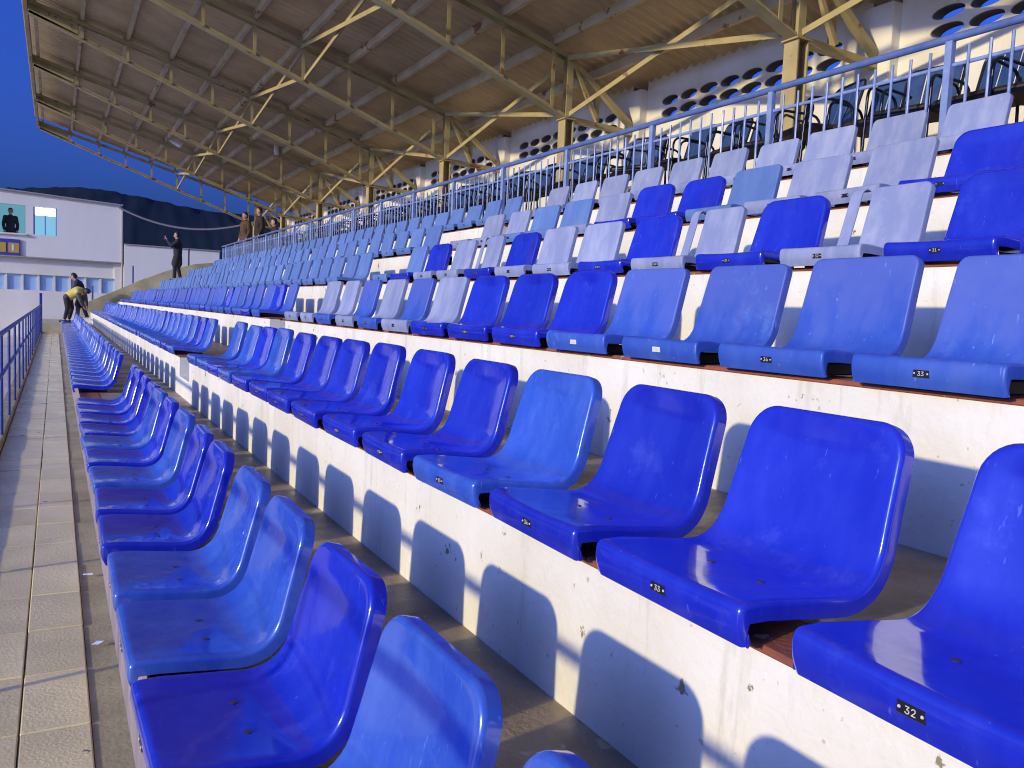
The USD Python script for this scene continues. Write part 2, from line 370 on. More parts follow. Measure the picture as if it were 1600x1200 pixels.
part('kerb', chamfer(-0.56, -0.405, Y0, YS, ZW - 0.3, ZW + 0.05, 0.012), 'channel_concrete', wk)
part('channel', bx(0.10, 0.215, Y0, YS, -1.9, ZW - 0.008), 'channel_concrete', wk)
TL = 0.4375
j0 = 2.809 - TL * 14
k = 0
while j0 + k * TL < YS - 0.2:
    ya = j0 + k * TL
    for xa, xb in ((-0.40, -0.0985), (-0.0985, 0.0985)):
        dz = rng.uniform(-0.003, 0.003); g = 0.004
        yb = min(ya + TL, YS)
        if yb > 0.2:
            m = chamfer(xa + g / 2, xb - g / 2, ya + g / 2 + rng.uniform(0, .002), yb - g / 2, ZW - 0.03, ZW + dz, 0.004)
            m.apply_transform(trimesh.transformations.rotation_matrix(rng.uniform(-.002, .002), [0, 1, 0], [(xa + xb) / 2, ya, ZW]))
            part('paving_tile', m, 'paving', wk)
    k += 1
part('end_step', chamfer(-0.56, 0.2, YS, YS + 5.4, -1.9, -0.98, 0.01), 'olive_concrete', wk)

# far stairs' parapet and yard
poly = Polygon([(0.75, -0.9), (0.75, -0.25), (1.0, -0.2), (1.9, 0.25), (2.75, 0.68), (3.6, 1.05), (4.45, 1.32), (5.3, 1.45), (7.4, 1.45), (7.4, -1.7), (0.2, -1.7), (0.2, -0.9)])
m = trimesh.creation.extrude_polygon(poly, 0.25, engine='earcut')
T = np.array([[1, 0, 0, 0], [0, 0, -1, YS + 0.25], [0, 1, 0, 0], [0, 0, 0, 1.0]]); m.apply_transform(T)
solo('stair_parapet', m, 'olive_concrete', 'stepped olive concrete parapet at the far end of the stand', 'parapet')
ys = thing('end_stairs', 'pale concrete stairs at the far end of the seats', 'stairs')
for i in range(5):
    xa = WALL[i + 1] - 0.30
    part('stair_block', chamfer(xa, xa + 0.298, Y1 + 0.35, Y1 + 1.7, TREAD[i] + 0.002, (TREAD[i] + TREAD[i + 1]) / 2, 0.01), 'riser_paint', ys)

# ------------------------------------------------------------------ rear wall with oval holes
TY = [5.74 + 3.97 * k for k in range(-2, 7)]     # truss lines
XW = 7.2
wall = thing('rear_wall', 'cream rear wall with two rows of oval holes in every bay', 'wall')
for k in range(len(TY)):
    y = TY[k]
    part('pilaster', chamfer(7.07, XW + 0.25, y - 0.17, y + 0.17, ZT - 0.3, 3.18, 0.012), 'back_wall_paint', wall)
for k in range(len(TY) - 1):
    ya, yb = TY[k] + 0.17, TY[k + 1] - 0.17
    P = sbox(ya, ZT - 0.3, yb, 3.42)
    for i in range(8):
        for z in (2.795, 2.955):
            P = P.difference(affinity.scale(Point(TY[k + 1] - 0.66 - 0.375 * i, z).buffer(1.0, 10), 0.166, 0.060))
    m = trimesh.creation.extrude_polygon(P, 0.015, engine='earcut')
    m.apply_transform(np.array([[0, 0, 1, XW], [1, 0, 0, 0], [0, 1, 0, 0], [0, 0, 0, 1.0]]))
    part('wall_panel', m, 'back_wall_paint', wall)
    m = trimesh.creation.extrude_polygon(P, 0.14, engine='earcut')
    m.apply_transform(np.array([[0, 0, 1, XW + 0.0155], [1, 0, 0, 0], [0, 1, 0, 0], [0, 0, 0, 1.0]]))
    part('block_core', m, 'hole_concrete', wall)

# ------------------------------------------------------------------ roof: sheets, purlins, trusses, columns
XC, NX = 6.0, [5.75 - 0.76 * i for i in range(9)]       # column line, truss nodes (last one is the eave tip, -0.33)


def ztop(x):
    return 3.43 + 0.27 * (6.0 - x)


def zbot(x):
    return 2.66 + 0.365 * (6.0 - x) if x < 6.0 else 2.66


roof = thing('stand_roof', 'sloping corrugated roof over the stand seen from below', 'roof')
YR0, YR1 = TY[0] - 0.5, 29.85
ny = int((YR1 - YR0) / 0.177 * 6)
yy = np.linspace(YR0, YR1, ny); zz = 0.026 * np.cos(2 * np.pi * yy / 0.177)
edges = [-0.55] + [x - 0.05 for x in NX[::-1][1:]] + [6.55, 7.45]
edges = [-0.55, 0.95, 2.45, 3.95, 5.45, 7.45]
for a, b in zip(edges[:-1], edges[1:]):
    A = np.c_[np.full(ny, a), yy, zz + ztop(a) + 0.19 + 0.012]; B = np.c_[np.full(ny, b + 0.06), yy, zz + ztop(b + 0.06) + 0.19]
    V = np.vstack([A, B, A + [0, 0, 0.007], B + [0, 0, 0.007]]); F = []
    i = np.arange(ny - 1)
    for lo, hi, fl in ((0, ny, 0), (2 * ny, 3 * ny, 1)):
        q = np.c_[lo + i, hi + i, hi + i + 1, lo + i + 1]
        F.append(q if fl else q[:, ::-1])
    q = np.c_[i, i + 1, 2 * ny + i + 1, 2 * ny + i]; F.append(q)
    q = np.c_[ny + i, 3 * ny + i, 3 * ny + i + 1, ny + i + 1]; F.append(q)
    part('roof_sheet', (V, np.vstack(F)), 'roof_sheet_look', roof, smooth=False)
for x in NX + [6.6]:
    z = ztop(x) + 0.05
    m = cat(bx(x - 0.03, x - 0.022, YR0, YR1, z, z + 0.12), bx(x - 0.022, x + 0.03, YR0, YR1, z, z + 0.008), bx(x - 0.022, x + 0.03, YR0, YR1, z + 0.112, z + 0.12))
    part('purlin', m, 'rafter_paint', roof)
part('eave_beam', cat(bx(-0.50, -0.44, YR0, YR1, ztop(-0.45) - 0.12, ztop(-0.45) + 0.15)), 'beam_paint', roof)

for k, y in enumerate(TY):
    ordn = ['nearest', 'second', 'third', 'fourth', 'fifth', 'sixth', 'seventh', 'eighth', 'ninth'][k]
    far = k == len(TY) - 1
    lab = 'roof truss at the far gable end, sky showing through its web' if far else f'rusty cream steel roof truss, {ordn} from the camera end of the roof'
    t = thing('roof_truss', lab, 'roof truss', group='trusses under the stand roof')
    part('top_chord', cat(angle_bar((-0.46, y - 0.035, ztop(-0.46)), (6.05, y - 0.035, ztop(6.05)), 0.065, 0.008, (0, 0, -1), 1),
                          angle_bar((-0.46, y + 0.035, ztop(-0.46)), (6.05, y + 0.035, ztop(6.05)), 0.065, 0.008, (0, 0, -1), -1)), 'beam_paint', t)
    part('bottom_chord', cat(angle_bar((-0.42, y - 0.035, zbot(-0.42) - 0.02), (5.98, y - 0.035, zbot(5.98)), 0.07, 0.008, (0, 0, 1), 1),
                             angle_bar((-0.42, y + 0.035, zbot(-0.42) - 0.02), (5.98, y + 0.035, zbot(5.98)), 0.07, 0.008, (0, 0, 1), -1)), 'beam_paint', t)
    for x in NX:
        if x > -0.2:
            part('hanger', angle_bar((x, y, zbot(x) - 0.02), (x, y, ztop(x) + 0.03), 0.05, 0.007, (0, 1, 0)), 'beam_paint', t)
            c = part('purlin_cleat', bx(x - 0.075, x - 0.032, y - 0.05, y + 0.05, ztop(x) + 0.035, ztop(x) + 0.13), 'beam_paint', t)
    g = Polygon([(-0.46, ztop(-0.46)), (0.36, ztop(0.36)), (0.36, zbot(0.36)), (-0.42, zbot(-0.42) - 0.03)])
    m = trimesh.creation.extrude_polygon(g, 0.008, engine='earcut'); m.apply_transform(np.array([[1, 0, 0, 0], [0, 0, -1, y], [0, 1, 0, 0], [0, 0, 0, 1.0]]))
    part('tip_plate', m, 'beam_paint', t)
    part('post', cat(bx(5.955, 6.045, y - 0.05, y - 0.038, 2.66, 3.50), bx(5.993, 6.007, y - 0.038, y + 0.038, 2.66, 3.50), bx(5.955, 6.045, y + 0.038, y + 0.05, 2.66, 3.50)), 'beam_paint', t)
    part('tail_chord', beam((6.05, y, 2.64), (7.06, y, 2.60), 0.08, 0.07), 'beam_paint', t)
    part('tail_rafter', beam((6.05, y, 3.40), (7.06, y, 2.70), 0.08, 0.07), 'beam_paint', t)
    part('tail_strut', beam((6.05, y - 0.02, 3.36), (6.48, y - 0.02, 2.68), 0.05, 0.05), 'beam_paint', t)
    part('tail_post', beam((6.50, y + 0.045, 2.66), (6.50, y + 0.045, 3.25), 0.045, 0.06, (1, 0, 0)), 'beam_paint', t)
    c = thing('steel_column', f'yellowish steel column behind the railing, {ordn} from the camera end', 'column', group='columns behind the railing')
    part('shaft', cat(bx(5.93, 5.945, y - 0.085, y + 0.085, ZT, 2.62), bx(5.945, 6.055, y - 0.008, y + 0.008, ZT, 2.62), bx(6.055, 6.07, y - 0.085, y + 0.085, ZT, 2.62)), 'beam_paint', c)
    part('cap_plate', chamfer(5.90, 6.10, y - 0.10, y + 0.10, 2.62, 2.635, 0.003), 'beam_paint', c)
    part('base_plate', chamfer(5.86, 6.14, y - 0.14, y + 0.14, ZT + 0.002, ZT + 0.018, 0.003), 'beam_paint', c)
for k in range(len(TY) - 1):
    ya, yb = TY[k], TY[k + 1]
    for x, nm in ((3.47, 'midway up the roof slope'), (XC, 'above the columns')):
        zt, zl = ztop(x) - 0.03, zbot(x) + 0.02
        if x == XC:
            zt, zl = 3.42, 2.70
        b = thing('cross_brace', f'crossed steel angles between trusses {k + 1} and {k + 2} {nm}', 'brace', group='cross braces between the roof trusses')
        part('brace_bar', angle_bar((x - 0.03, ya + 0.05, zl), (x - 0.03, yb - 0.05, zt), 0.06, 0.007, (1, 0, 0)), 'beam_paint', b)
        part('brace_bar', angle_bar((x + 0.035, ya + 0.05, zt), (x + 0.035, yb - 0.05, zl), 0.06, 0.007, (1, 0, 0)), 'beam_paint', b)

# lamps under the roof (unlit)
l = thing('hanging_lamp', 'small white oblong lamp hanging under the roof', 'lamp')
part('housing', chamfer(4.78, 4.88, 21.42, 21.52, 3.70, 4.06, 0.02), 'lamp_white', l); part('stem', tube([(4.83, 21.47, 4.06), (4.83, 21.47, 4.18)], 0.012), 'lamp_metal', l)
l = thing('roof_floodlight', 'pale unlit floodlight hanging near the far end of the roof', 'floodlight')
m = chamfer(-0.22, 0.22, -0.10, 0.10, -0.09, 0.09, 0.03); m.apply_transform(trimesh.transformations.rotation_matrix(0.5, [0, 1, 0])); m.apply_translation([2.9, 25.3, 4.40])
part('housing', m, 'lamp_white', l); part('bracket', tube([(2.9, 25.3, 4.44), (2.9, 25.3, 4.62)], 0.015), 'lamp_metal', l)

# ------------------------------------------------------------------ railings
rail = thing('upper_railing', 'blue steel railing with upright bars behind the top row', 'railing')
XR, YR = 5.20, (-1.1, 31.2)
part('top_rail', tube([(XR, YR[0], 1.95), (XR, YR[1], 1.95)], 0.027, 10), 'rail_paint', rail, smooth=60)
part('middle_rail', tube([(XR + 0.012, YR[0], 1.775), (XR + 0.012, YR[1], 1.775)], 0.014, 8), 'bar_paint', rail, smooth=60)
part('bottom_rail', tube([(XR + 0.012, YR[0], 1.15), (XR + 0.012, YR[1], 1.15)], 0.014, 8), 'bar_paint', rail, smooth=60)
PS = 1.575
posts = [3.63 + PS * k for k in range(-3, 18)]
for y in posts:
    if y < YR[1]:
        part('post', chamfer(XR - 0.025, XR + 0.025, y - 0.025, y + 0.025, TREAD[5], 1.93, 0.004), 'bar_paint', rail)
        for b in range(1, 11):
            yb = y + PS * b / 11 + rng.uniform(-.006, .006)
            if 1.6 < yb < YR[1]:
                part('bar', tube([(XR - 0.004, yb, 1.12), (XR - 0.004 + rng.uniform(-.004, .004), yb + rng.uniform(-.004, .004), 1.885 + rng.uniform(-.006, .006))], 0.0105, 6), 'bar_paint', rail, smooth=60)
fr = thing('front_railing', 'dark blue railing along the pitch side of the walkway', 'railing')
XF = -0.425
part('top_rail', tube([(XF, -1, -0.37), (XF, 31.6, -0.37)], 0.022, 8), 'front_rail_paint', fr, smooth=60)
part('middle_rail', tube([(XF, -1, -0.74), (XF, 31.6, -0.74)], 0.018, 8), 'front_rail_paint', fr, smooth=60)
y = 0.3
while y < 31.6:
    part('post', tube([(XF, y, ZW + 0.045), (XF, y, -0.38)], 0.013, 8), 'front_rail_paint', fr, smooth=60)
    y += 1.4
part('end_post', chamfer(XF - 0.04, XF + 0.04, 31.55, 31.63, ZW + 0.045, 0.02, 0.006), 'front_rail_paint', fr)

# ------------------------------------------------------------------ seats
def seat_shell(corner=0.055, flange=0.036, W=0.410, WT=0.372, H=0.358, D=0.405, crack=None, dish=0.018, r=0.012):
    """A one-piece moulded shell: x from the front lip to the back, y across, z up. The outline is rounded at the top; all round it a skirt turns down and back."""
    lip = bend([(0.013, 0.002), (-0.002, 0.036), (0.0, 0.079), (0.06, 0.080)], 0.030, 6)
    back = bend([(0.06, 0.080), (0.322, 0.054), (D, H)], 0.088, 12)
    P = [np.array(p) for p in lip[:-1]] + [np.array(p) for p in back[:-1]]
    a, b = back[-2], np.array(back[-1])
    for t in (0.2, 0.4, 0.55, 0.68, 0.76, 0.82, 0.87, 0.91, 0.945, 0.97, 0.988, 0.997, 1.0):
        P.append(np.array(a) * (1 - t) + b * t)
    P = np.array(P); n = len(P); nl = len(lip) - 1
    T = np.gradient(P, axis=0); T /= np.linalg.norm(T, axis=1, keepdims=True)
    N = np.c_[-T[:, 1], T[:, 0]]                    # towards the sitter
    dist = np.r_[0, np.cumsum(np.linalg.norm(np.diff(P, axis=0), axis=1))]; L = dist[-1]
    back0 = dist[nl + 8]
    hw = np.where(dist < back0, W / 2, W / 2 + (WT - W) / 2 * np.clip((dist - back0) / (L - back0), 0, 1))
    for i in range(n):
        e = L - dist[i]
        if e < corner:
            hw[i] -= corner - math.sqrt(max(corner ** 2 - (corner - e) ** 2, 0))
    vs = np.array([-1, -0.9, -0.72, -0.45, -0.15, 0.15, 0.45, 0.72, 0.9, 1]); nv = len(vs)
    V = []
    for i in range(n):
        k = dish * min(1, max(dist[i] - 0.05, 0) / 0.12) * min(1, (L - dist[i]) / 0.06)
        for v in vs:
            d = -k * (1 - v * v)
            V.append((P[i, 0] + N[i, 0] * d, v * hw[i], P[i, 1] + N[i, 1] * d))
    idx = np.arange(n * nv).reshape(n, nv)
    F = [np.stack([idx[:-1, :-1], idx[1:, :-1], idx[1:, 1:], idx[:-1, 1:]], -1).reshape(-1, 4)]
    loop = [(i, nv - 1) for i in range(n)] + [(n - 1, j) for j in range(nv - 2, 0, -1)] + [(i, 0) for i in range(n - 1, -1, -1)]
    gd, gh = np.gradient(dist), np.gradient(hw)
    layers = [[] for _ in range(4)]
    for i, j in loop:
        p = np.array(V[idx[i, j]]); T3, N3 = np.array([T[i, 0], 0, T[i, 1]]), np.array([N[i, 0], 0, N[i, 1]])
        if j in (0, nv - 1):
            ns, nt = -gh[i], gd[i]; q = math.hypot(ns, nt)
            o = T3 * ns / q + np.array([0, (1 if j else -1) * nt / q, 0])
            if i == n - 1:
                o = T3
        else:
            o = T3
        dep = flange
        if i <= nl + 1:
            f = i / (nl + 1); e = np.array([0.017 + 0.045 * f * f, math.copysign(W / 2 + r, p[1]), min(max(P[i, 1], 0.004), 0.044)])
        else:
            e = p + o * r - N3 * dep
            e[2] = max(e[2], 0.002)
        layers[0].append(p + o * r * 0.5 - N3 * r * 0.13); layers[1].append(p + o * r * 0.87 - N3 * r * 0.5); layers[2].append(p + o * r - N3 * r); layers[3].append(e)
    base = [idx[i, j] for i, j in loop]; m = len(base)
    for lay in layers:
        st = len(V); V += [tuple(x) for x in lay]; cur = list(range(st, st + m))
        F.append(np.array([(base[q], base[q + 1], cur[q + 1], cur[q]) for q in range(m - 1)])); base = cur
    V = np.array(V, float); F = np.vstack(F)
    if crack is not None:
        C = V[F].mean(1)
        F = F[~((C[:, 2] > 0.085) & (np.abs(C[:, 1] - crack) < 0.022))]
    F3 = np.vstack([F[:, [0, 1, 2]], F[:, [0, 2, 3]]])
    tm = trimesh.Trimesh(V, F3, process=False)
    trimesh.repair.fix_winding(tm)
    mid = idx[nl + 4, nv // 2]
    if tm.vertex_normals[mid][2] < 0:
        tm.invert()
    F3 = np.array(tm.faces); nr = np.array(tm.vertex_normals)
    inner = V - nr * 0.0045; k = len(V)
    edges = np.sort(tm.edges, axis=1); un, cnt = np.unique(edges, axis=0, return_counts=True)
    bset = set(map(tuple, un[cnt == 1])); rim = []
    for f in F3:
        for a_, b_ in ((f[0], f[1]), (f[1], f[2]), (f[2], f[0])):
            if (min(a_, b_), max(a_, b_)) in bset:
                rim += [(b_, a_, a_ + k), (b_, a_ + k, b_ + k)]
    return trimesh.Trimesh(np.vstack([V, inner]), np.vstack([F3, F3[:, ::-1] + k, np.array(rim)]), process=False)


SHELL = {'round': seat_shell(), 'square': seat_shell(corner=0.026, flange=0.030, W=0.396, WT=0.378, dish=0.007, r=0.007),
         'cracked': seat_shell(corner=0.026, flange=0.030, W=0.396, WT=0.378, dish=0.007, r=0.007, crack=0.11)}
KINDS = {   # key: (shell, material, words)
    'R': ('round', 'royal_plastic', 'glossy royal blue seat'),
    'M': ('round', 'mid_plastic', 'scuffed medium blue seat'),
    'W': ('square', 'weathered_plastic', 'weathered medium blue seat'),
    'P': ('square', 'bleached_plastic', 'bleached pale lavender seat'),
    'C': ('cracked', 'bleached_plastic', 'bleached pale seat with a cracked back'),
    'S': ('square', 'steel_blue_plastic', 'faded steel blue seat'),
}
PLATE = chamfer(-0.0015, 0.006, -0.022, 0.022, 0.030, 0.049, 0.001)
MOUNT = [chamfer(0.07, 0.30, a, a + 0.05, 0.0, 0.037, 0.004) for a in (-0.13, 0.08)]
BOLT = trimesh.creation.cylinder(0.008, 0.004, sections=10)
RIVET = trimesh.creation.icosphere(1, 0.0026)


def fill_seat(root, kind, number=None, plate='plate_black'):
    sh, m, _ = KINDS[kind]
    part('shell', SHELL[sh], m, root, smooth=62)
    p = part('number_plate', PLATE, plate, root)
    for s in (-0.0175, 0.0175):
        r = RIVET.copy(); r.apply_translation([-0.0012, s, 0.0395]); part('rivet', r, 'number_paint', p, smooth=True)
    if number:
        tm = meshkit.text_mesh(str(number), 0.0105, 0.0008)
        w = tm.bounds[1][0] + tm.bounds[0][0]
        tm.apply_translation([-w / 2, -0.00525, 0])
        tm.apply_transform(np.array([[0, 0, -1, -0.0017], [-1, 0, 0, 0], [0, 1, 0, 0.0395], [0, 0, 0, 1.0]]))
        part('number', tm, 'number_paint', p)
    for mt in MOUNT:
        part('mount', mt, 'chair_dark', root)
    for y in (-0.07, 0.07):
        b = BOLT.copy(); b.apply_translation([0.19, y, 0.0520]); part('bolt', b, 'bolt_steel', root, smooth=40)


proto = stage.CreateClassPrim('/World/seat_patterns')
for kd in KINDS:
    x = UsdGeom.Xform.Define(stage, f'/World/seat_patterns/seat_{KINDS[kd][0]}_{KINDS[kd][1]}')
    fill_seat(x.GetPrim(), kd)

PITCHY = 0.52
ROWS = ['front row', 'second row', 'third row', 'fourth row', 'fifth row', 'top row below the railing']
RS = ['front row', 'second row', 'third row', 'fourth row', 'fifth row', 'top row']
ORD = 'first second third fourth fifth sixth seventh eighth ninth tenth eleventh twelfth thirteenth fourteenth fifteenth sixteenth'.split()
FIRST = [1.21, 0.672, 1.286, 1.881, 2.47, 3.15]       # centre of the reference seat of each row
NEAR = [  # kinds from the reference seat on (towards the far end), then the default
    ('MRMMRRMRMRRRRM', 'M'), ('RRRMRRRRRRMRMM', 'M'), ('WWWWRRRPWPWPPP', 'W'), ('RCRCRPPRCPRSSS', 'S'), ('RPPSRRPSSPPPSS', 'S'), ('PPPPPPPPPPSSSS', 'S')]
FARMIX = {(1, 17): 'R', (1, 16): 'M', (2, 14): 'R', (2, 16): 'R', (2, 22): 'R', (0, 15): 'R', (0, 17): 'R'}
SKIP = set()
for r in range(6):
    pat, default = NEAR[r]
    near_count = 0
    for k in range(-2, 62):
        y = FIRST[r] + PITCHY * k
        if y > Y1 - 0.3 or (GAP[0] - 0.10 < y < GAP[1] + 0.12) or (r, k) in SKIP:
            continue
        x = WALL[r] - 0.058; z = TREAD[r] + 0.004
        c = [pix((x + a, y + b, z + h)) for a in (0, .45) for b in (-.2, .2) for h in (0, .37)]
        vis = any(q[2] > 0.2 and -10 < q[0] < 1610 and -10 < q[1] < 1210 for q in c)
        if not vis and k < -1:
            continue
        kd = pat[k] if 0 <= k < len(pat) else (FARMIX.get((r, k), default) if k >= 0 else pat[0])
        words = KINDS[kd][2]
        if vis:
            near_count += 1
        if vis and y < GAP[0]:
            label, group = f'{words}, {ORD[near_count - 1]} from the near end of the {RS[r]}', f'seats of the {ROWS[r]}'
        elif not vis:
            label, group = f'{words} just out of view at the near end of the {ROWS[r]}', f'seats of the {ROWS[r]}'
        else:
            label, group = f'{words} beyond the aisle gap in the {RS[r]}', f'{words}s in the far part of the {ROWS[r]}'
        dz = rng.uniform(-1.6, 1.6); jx = rng.uniform(-.006, .006)
        p = UsdGeom.Xform.Define(stage, path_for(None, 'stadium_seat'))
        p.AddTranslateOp().Set(Gf.Vec3d(x + jx, y + rng.uniform(-.008, .008), z))
        p.AddRotateZOp().Set(dz * 1.3)
        p.AddRotateYOp().Set(rng.uniform(-1.2, 0.8))
        prim = p.GetPrim(); tag(prim, label, 'seat', group)
        number = (32 + k if r == 1 else 33 + k if r == 2 else 31 + k if r == 3 else None) if 0 <= k < 6 else None
        if number or (r == 0 and k < 5):
            fill_seat(prim, kd, number, 'plate_white' if (r, k) in ((2, 2), (2, 3)) else 'plate_black')
        else:
            prim.GetReferences().AddInternalReference(f'/World/seat_patterns/seat_{KINDS[kd][0]}_{KINDS[kd][1]}')
            prim.SetInstanceable(True)

# ------------------------------------------------------------------ loose armchairs on the upper terrace
def armchair(root):
    for s in (-1, 1):
        y = s * 0.25
        part('side_frame', tube(bend([(0.02, y, 0.0), (0.05, y, 0.66), (0.47, y, 0.64), (0.52, y, 0.0)], 0.10, 6), 0.012, 8), 'chair_tube', root, smooth=60)
    part('back_frame', tube(bend([(0.47, -0.225, 0.42), (0.60, -0.225, 0.86), (0.60, 0.225, 0.86), (0.47, 0.225, 0.42)], 0.07, 6), 0.012, 8), 'chair_tube', root, smooth=60)
    part('seat_pad', chamfer(0.05, 0.50, -0.235, 0.235, 0.40, 0.455, 0.02), 'chair_dark', root)
    for i in range(3):
        y = -0.142 + 0.142 * i
        m = chamfer(-0.008, 0.008, y - 0.064, y + 0.064, 0.0, 0.385, 0.004)
        m.apply_transform(trimesh.transformations.rotation_matrix(0.287, [0, 1, 0])); m.apply_translation([0.485, 0, 0.475])
        part('back_slat', m, 'chair_blue', root)
    part('cross_bar', tube([(0.05, -0.25, 0.40), (0.05, 0.25, 0.40)], 0.010, 6), 'chair_tube', root, smooth=60)


ch = None
y = 1.9; n = 0
while y < 25.5:
    jx = 5.52 + rng.uniform(-.06, .16); a = rng.uniform(-28, 28)
    wd = ORD[n] if n < len(ORD) else None
    lab = f'dark blue metal armchair behind the railing, {wd} from the near end' if wd else 'dark blue metal armchair in the far part behind the railing'
    p = UsdGeom.Xform.Define(stage, path_for(None, 'armchair'))
    p.AddTranslateOp().Set(Gf.Vec3d(jx, y, ZT)); p.AddRotateZOp().Set(a)
    prim = tag(p.GetPrim(), lab, 'armchair', 'armchairs behind the railing' if wd else 'far armchairs behind the railing')
    if ch is None:
        armchair(prim); ch = prim
    else:
        prim.GetReferences().AddInternalReference(ch.GetPath()); prim.SetInstanceable(True)
    n += 1; y += rng.choice([0.43, 0.47, 0.52])

# ------------------------------------------------------------------ clubhouse at the far end
YB = 38.0
club = thing('clubhouse', 'white clubhouse with two lit windows at the far end', 'building')
front = sbox(-7.0, 1.43, 2.36, 4.6).difference(sbox(-2.4, 2.30, -1.02, 3.40)).difference(sbox(-0.76, 2.30, 0.05, 3.38))
front = front.intersection(Polygon([(-7, 0), (2.36, 0), (2.36, 3.72), (-2.0, 3.92), (-7, 4.15)]))
m = trimesh.creation.extrude_polygon(front, 0.2, engine='earcut'); m.apply_transform(np.array([[1, 0, 0, 0], [0, 0, -1, YB + 0.2], [0, 1, 0, 0], [0, 0, 0, 1.0]]))
part('upper_wall', m, 'club_paint', club)
part('side_wall', bx(2.16, 2.36, YB + 0.2, YB + 5, 1.43, 3.71), 'club_paint', club)
part('lower_wall', bx(-7, 2.45, YB + 0.12, YB + 0.3, -1.75, 0.12), 'club_paint', club)
part('lintel', bx(-7, 2.45, YB + 0.12, YB + 0.3, 0.74, 1.37), 'club_paint', club)
part('ledge', chamfer(-7, 2.42, YB - 0.06, YB + 0.2, 1.372, 1.428, 0.01), 'club_trim', club)
m = beam((-7, YB + 0.08, 4.19), (2.42, YB + 0.08, 3.74), 0.34, 0.05); rf = part('roof_edge', m, 'club_trim', club)
part('drain_pipe', tube([(2.40, YB - 0.04, 3.6), (2.40, YB - 0.04, 0.2)], 0.035, 8), 'club_trim', club, smooth=60)
part('corner_pier', bx(2.12, 2.46, YB + 0.06, YB + 0.118, -1.75, 1.37), 'club_paint', club)
for i in range(16):
    x = -6.6 + i * 0.55
    w = part('blue_panel', chamfer(x + 0.01, x + 0.47, YB + 0.20, YB + 0.23, 0.122, 0.738, 0.004), 'club_blue_panel', club)
    part('mullion', bx(x + 0.472, x + 0.548, YB + 0.15, YB + 0.22, 0.122, 0.738), 'club_paint', club)
wn = part('lit_window', bx(-0.76, 0.05, YB + 0.10, YB + 0.11, 2.30, 3.38), 'pane_glow', club)
part('window_frame', cat(bx(-0.76, -0.71, YB + 0.05, YB + 0.095, 2.30, 3.38), bx(0.01, 0.05, YB + 0.05, YB + 0.095, 2.30, 3.38), bx(-0.37, -0.335, YB + 0.05, YB + 0.095, 2.30, 3.05)), 'window_frame_paint', wn)
part('ceiling_lamp', chamfer(-0.705, 0.005, YB + 0.04, YB + 0.098, 3.06, 3.36, 0.02), 'lamp_glow', wn)
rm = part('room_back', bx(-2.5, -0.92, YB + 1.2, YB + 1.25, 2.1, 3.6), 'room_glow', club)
part('room_side', cat(bx(-0.98, -0.92, YB + 0.2, YB + 1.2, 2.1, 3.6), bx(-2.5, -0.92, YB + 0.2, YB + 1.25, 2.05, 2.1), bx(-2.5, -0.92, YB + 0.2, YB + 1.25, 3.6, 3.65)), 'room_wall', club)
part('window_sill', chamfer(-2.45, -0.98, YB - 0.08, YB + 0.198, 2.24, 2.298, 0.01), 'club_paint', club)
bn = thing('banner', 'blue banner with two yellow squares under the open window', 'banner', (-1.62, YB - 0.03, 1.40))
part('cloth', chamfer(-0.85, 0.42, -0.012, 0.012, 0.0, 0.66, 0.003), 'banner_blue', bn)
for a in (-0.42, 0.02):
    part('yellow_square', chamfer(a, a + 0.36, -0.018, -0.0125, 0.14, 0.52, 0.001), 'banner_yellow', bn)
part('white_mark', chamfer(0.14, 0.20, -0.022, -0.0185, 0.20, 0.46, 0.001), 'banner_white', bn)
lw = thing('yard_wall', 'low white wall between the clubhouse and the stand', 'wall')
part('wall_body', bx(2.47, 6.2, YB - 0.1, YB + 0.1, -1.75, 2.14), 'club_paint', lw)
part('coping', chamfer(2.47, 6.25, YB - 0.14, YB + 0.14, 2.142, 2.19, 0.01), 'club_trim', lw)
for i, (x, yb, z0, z1) in enumerate(((1.15, 33.2, -0.3, 0.35), (2.55, 34.5, 0.5, 1.2), (4.45, 34.0, 1.1, 1.95))):
    lab = ['low thin blue post behind the bending pair', 'thin dark post beside the clubhouse corner', 'thin dark post right of the standing photographer'][i]
    solo('thin_post', tube([(x, yb, -1.7), (x, yb, z1)], 0.03, 8), 'front_rail_paint' if i < 2 else 'chair_tube', lab, 'post', smooth=60)
yard = bx(0.2, 12, YS + 0.25, YB + 8, -1.9, -1.0)
solo('yard', yard, 'olive_concrete', 'concrete yard between the stand and the clubhouse', 'yard', kind='structure')
pts = [np.array([2.30, 37.9, 3.62]) * (1 - t) + np.array([6.9, 31.0, 3.15]) * t + np.array([0, 0, -0.55 * 4 * t * (1 - t) - 0.10 * math.sin(math.pi * t)]) for t in np.linspace(0, 1, 25)]
solo('sagging_cable', tube(pts, 0.045, 6), 'cable_look', 'pale cable sagging from the clubhouse corner towards the stand roof', 'cable', smooth=60)

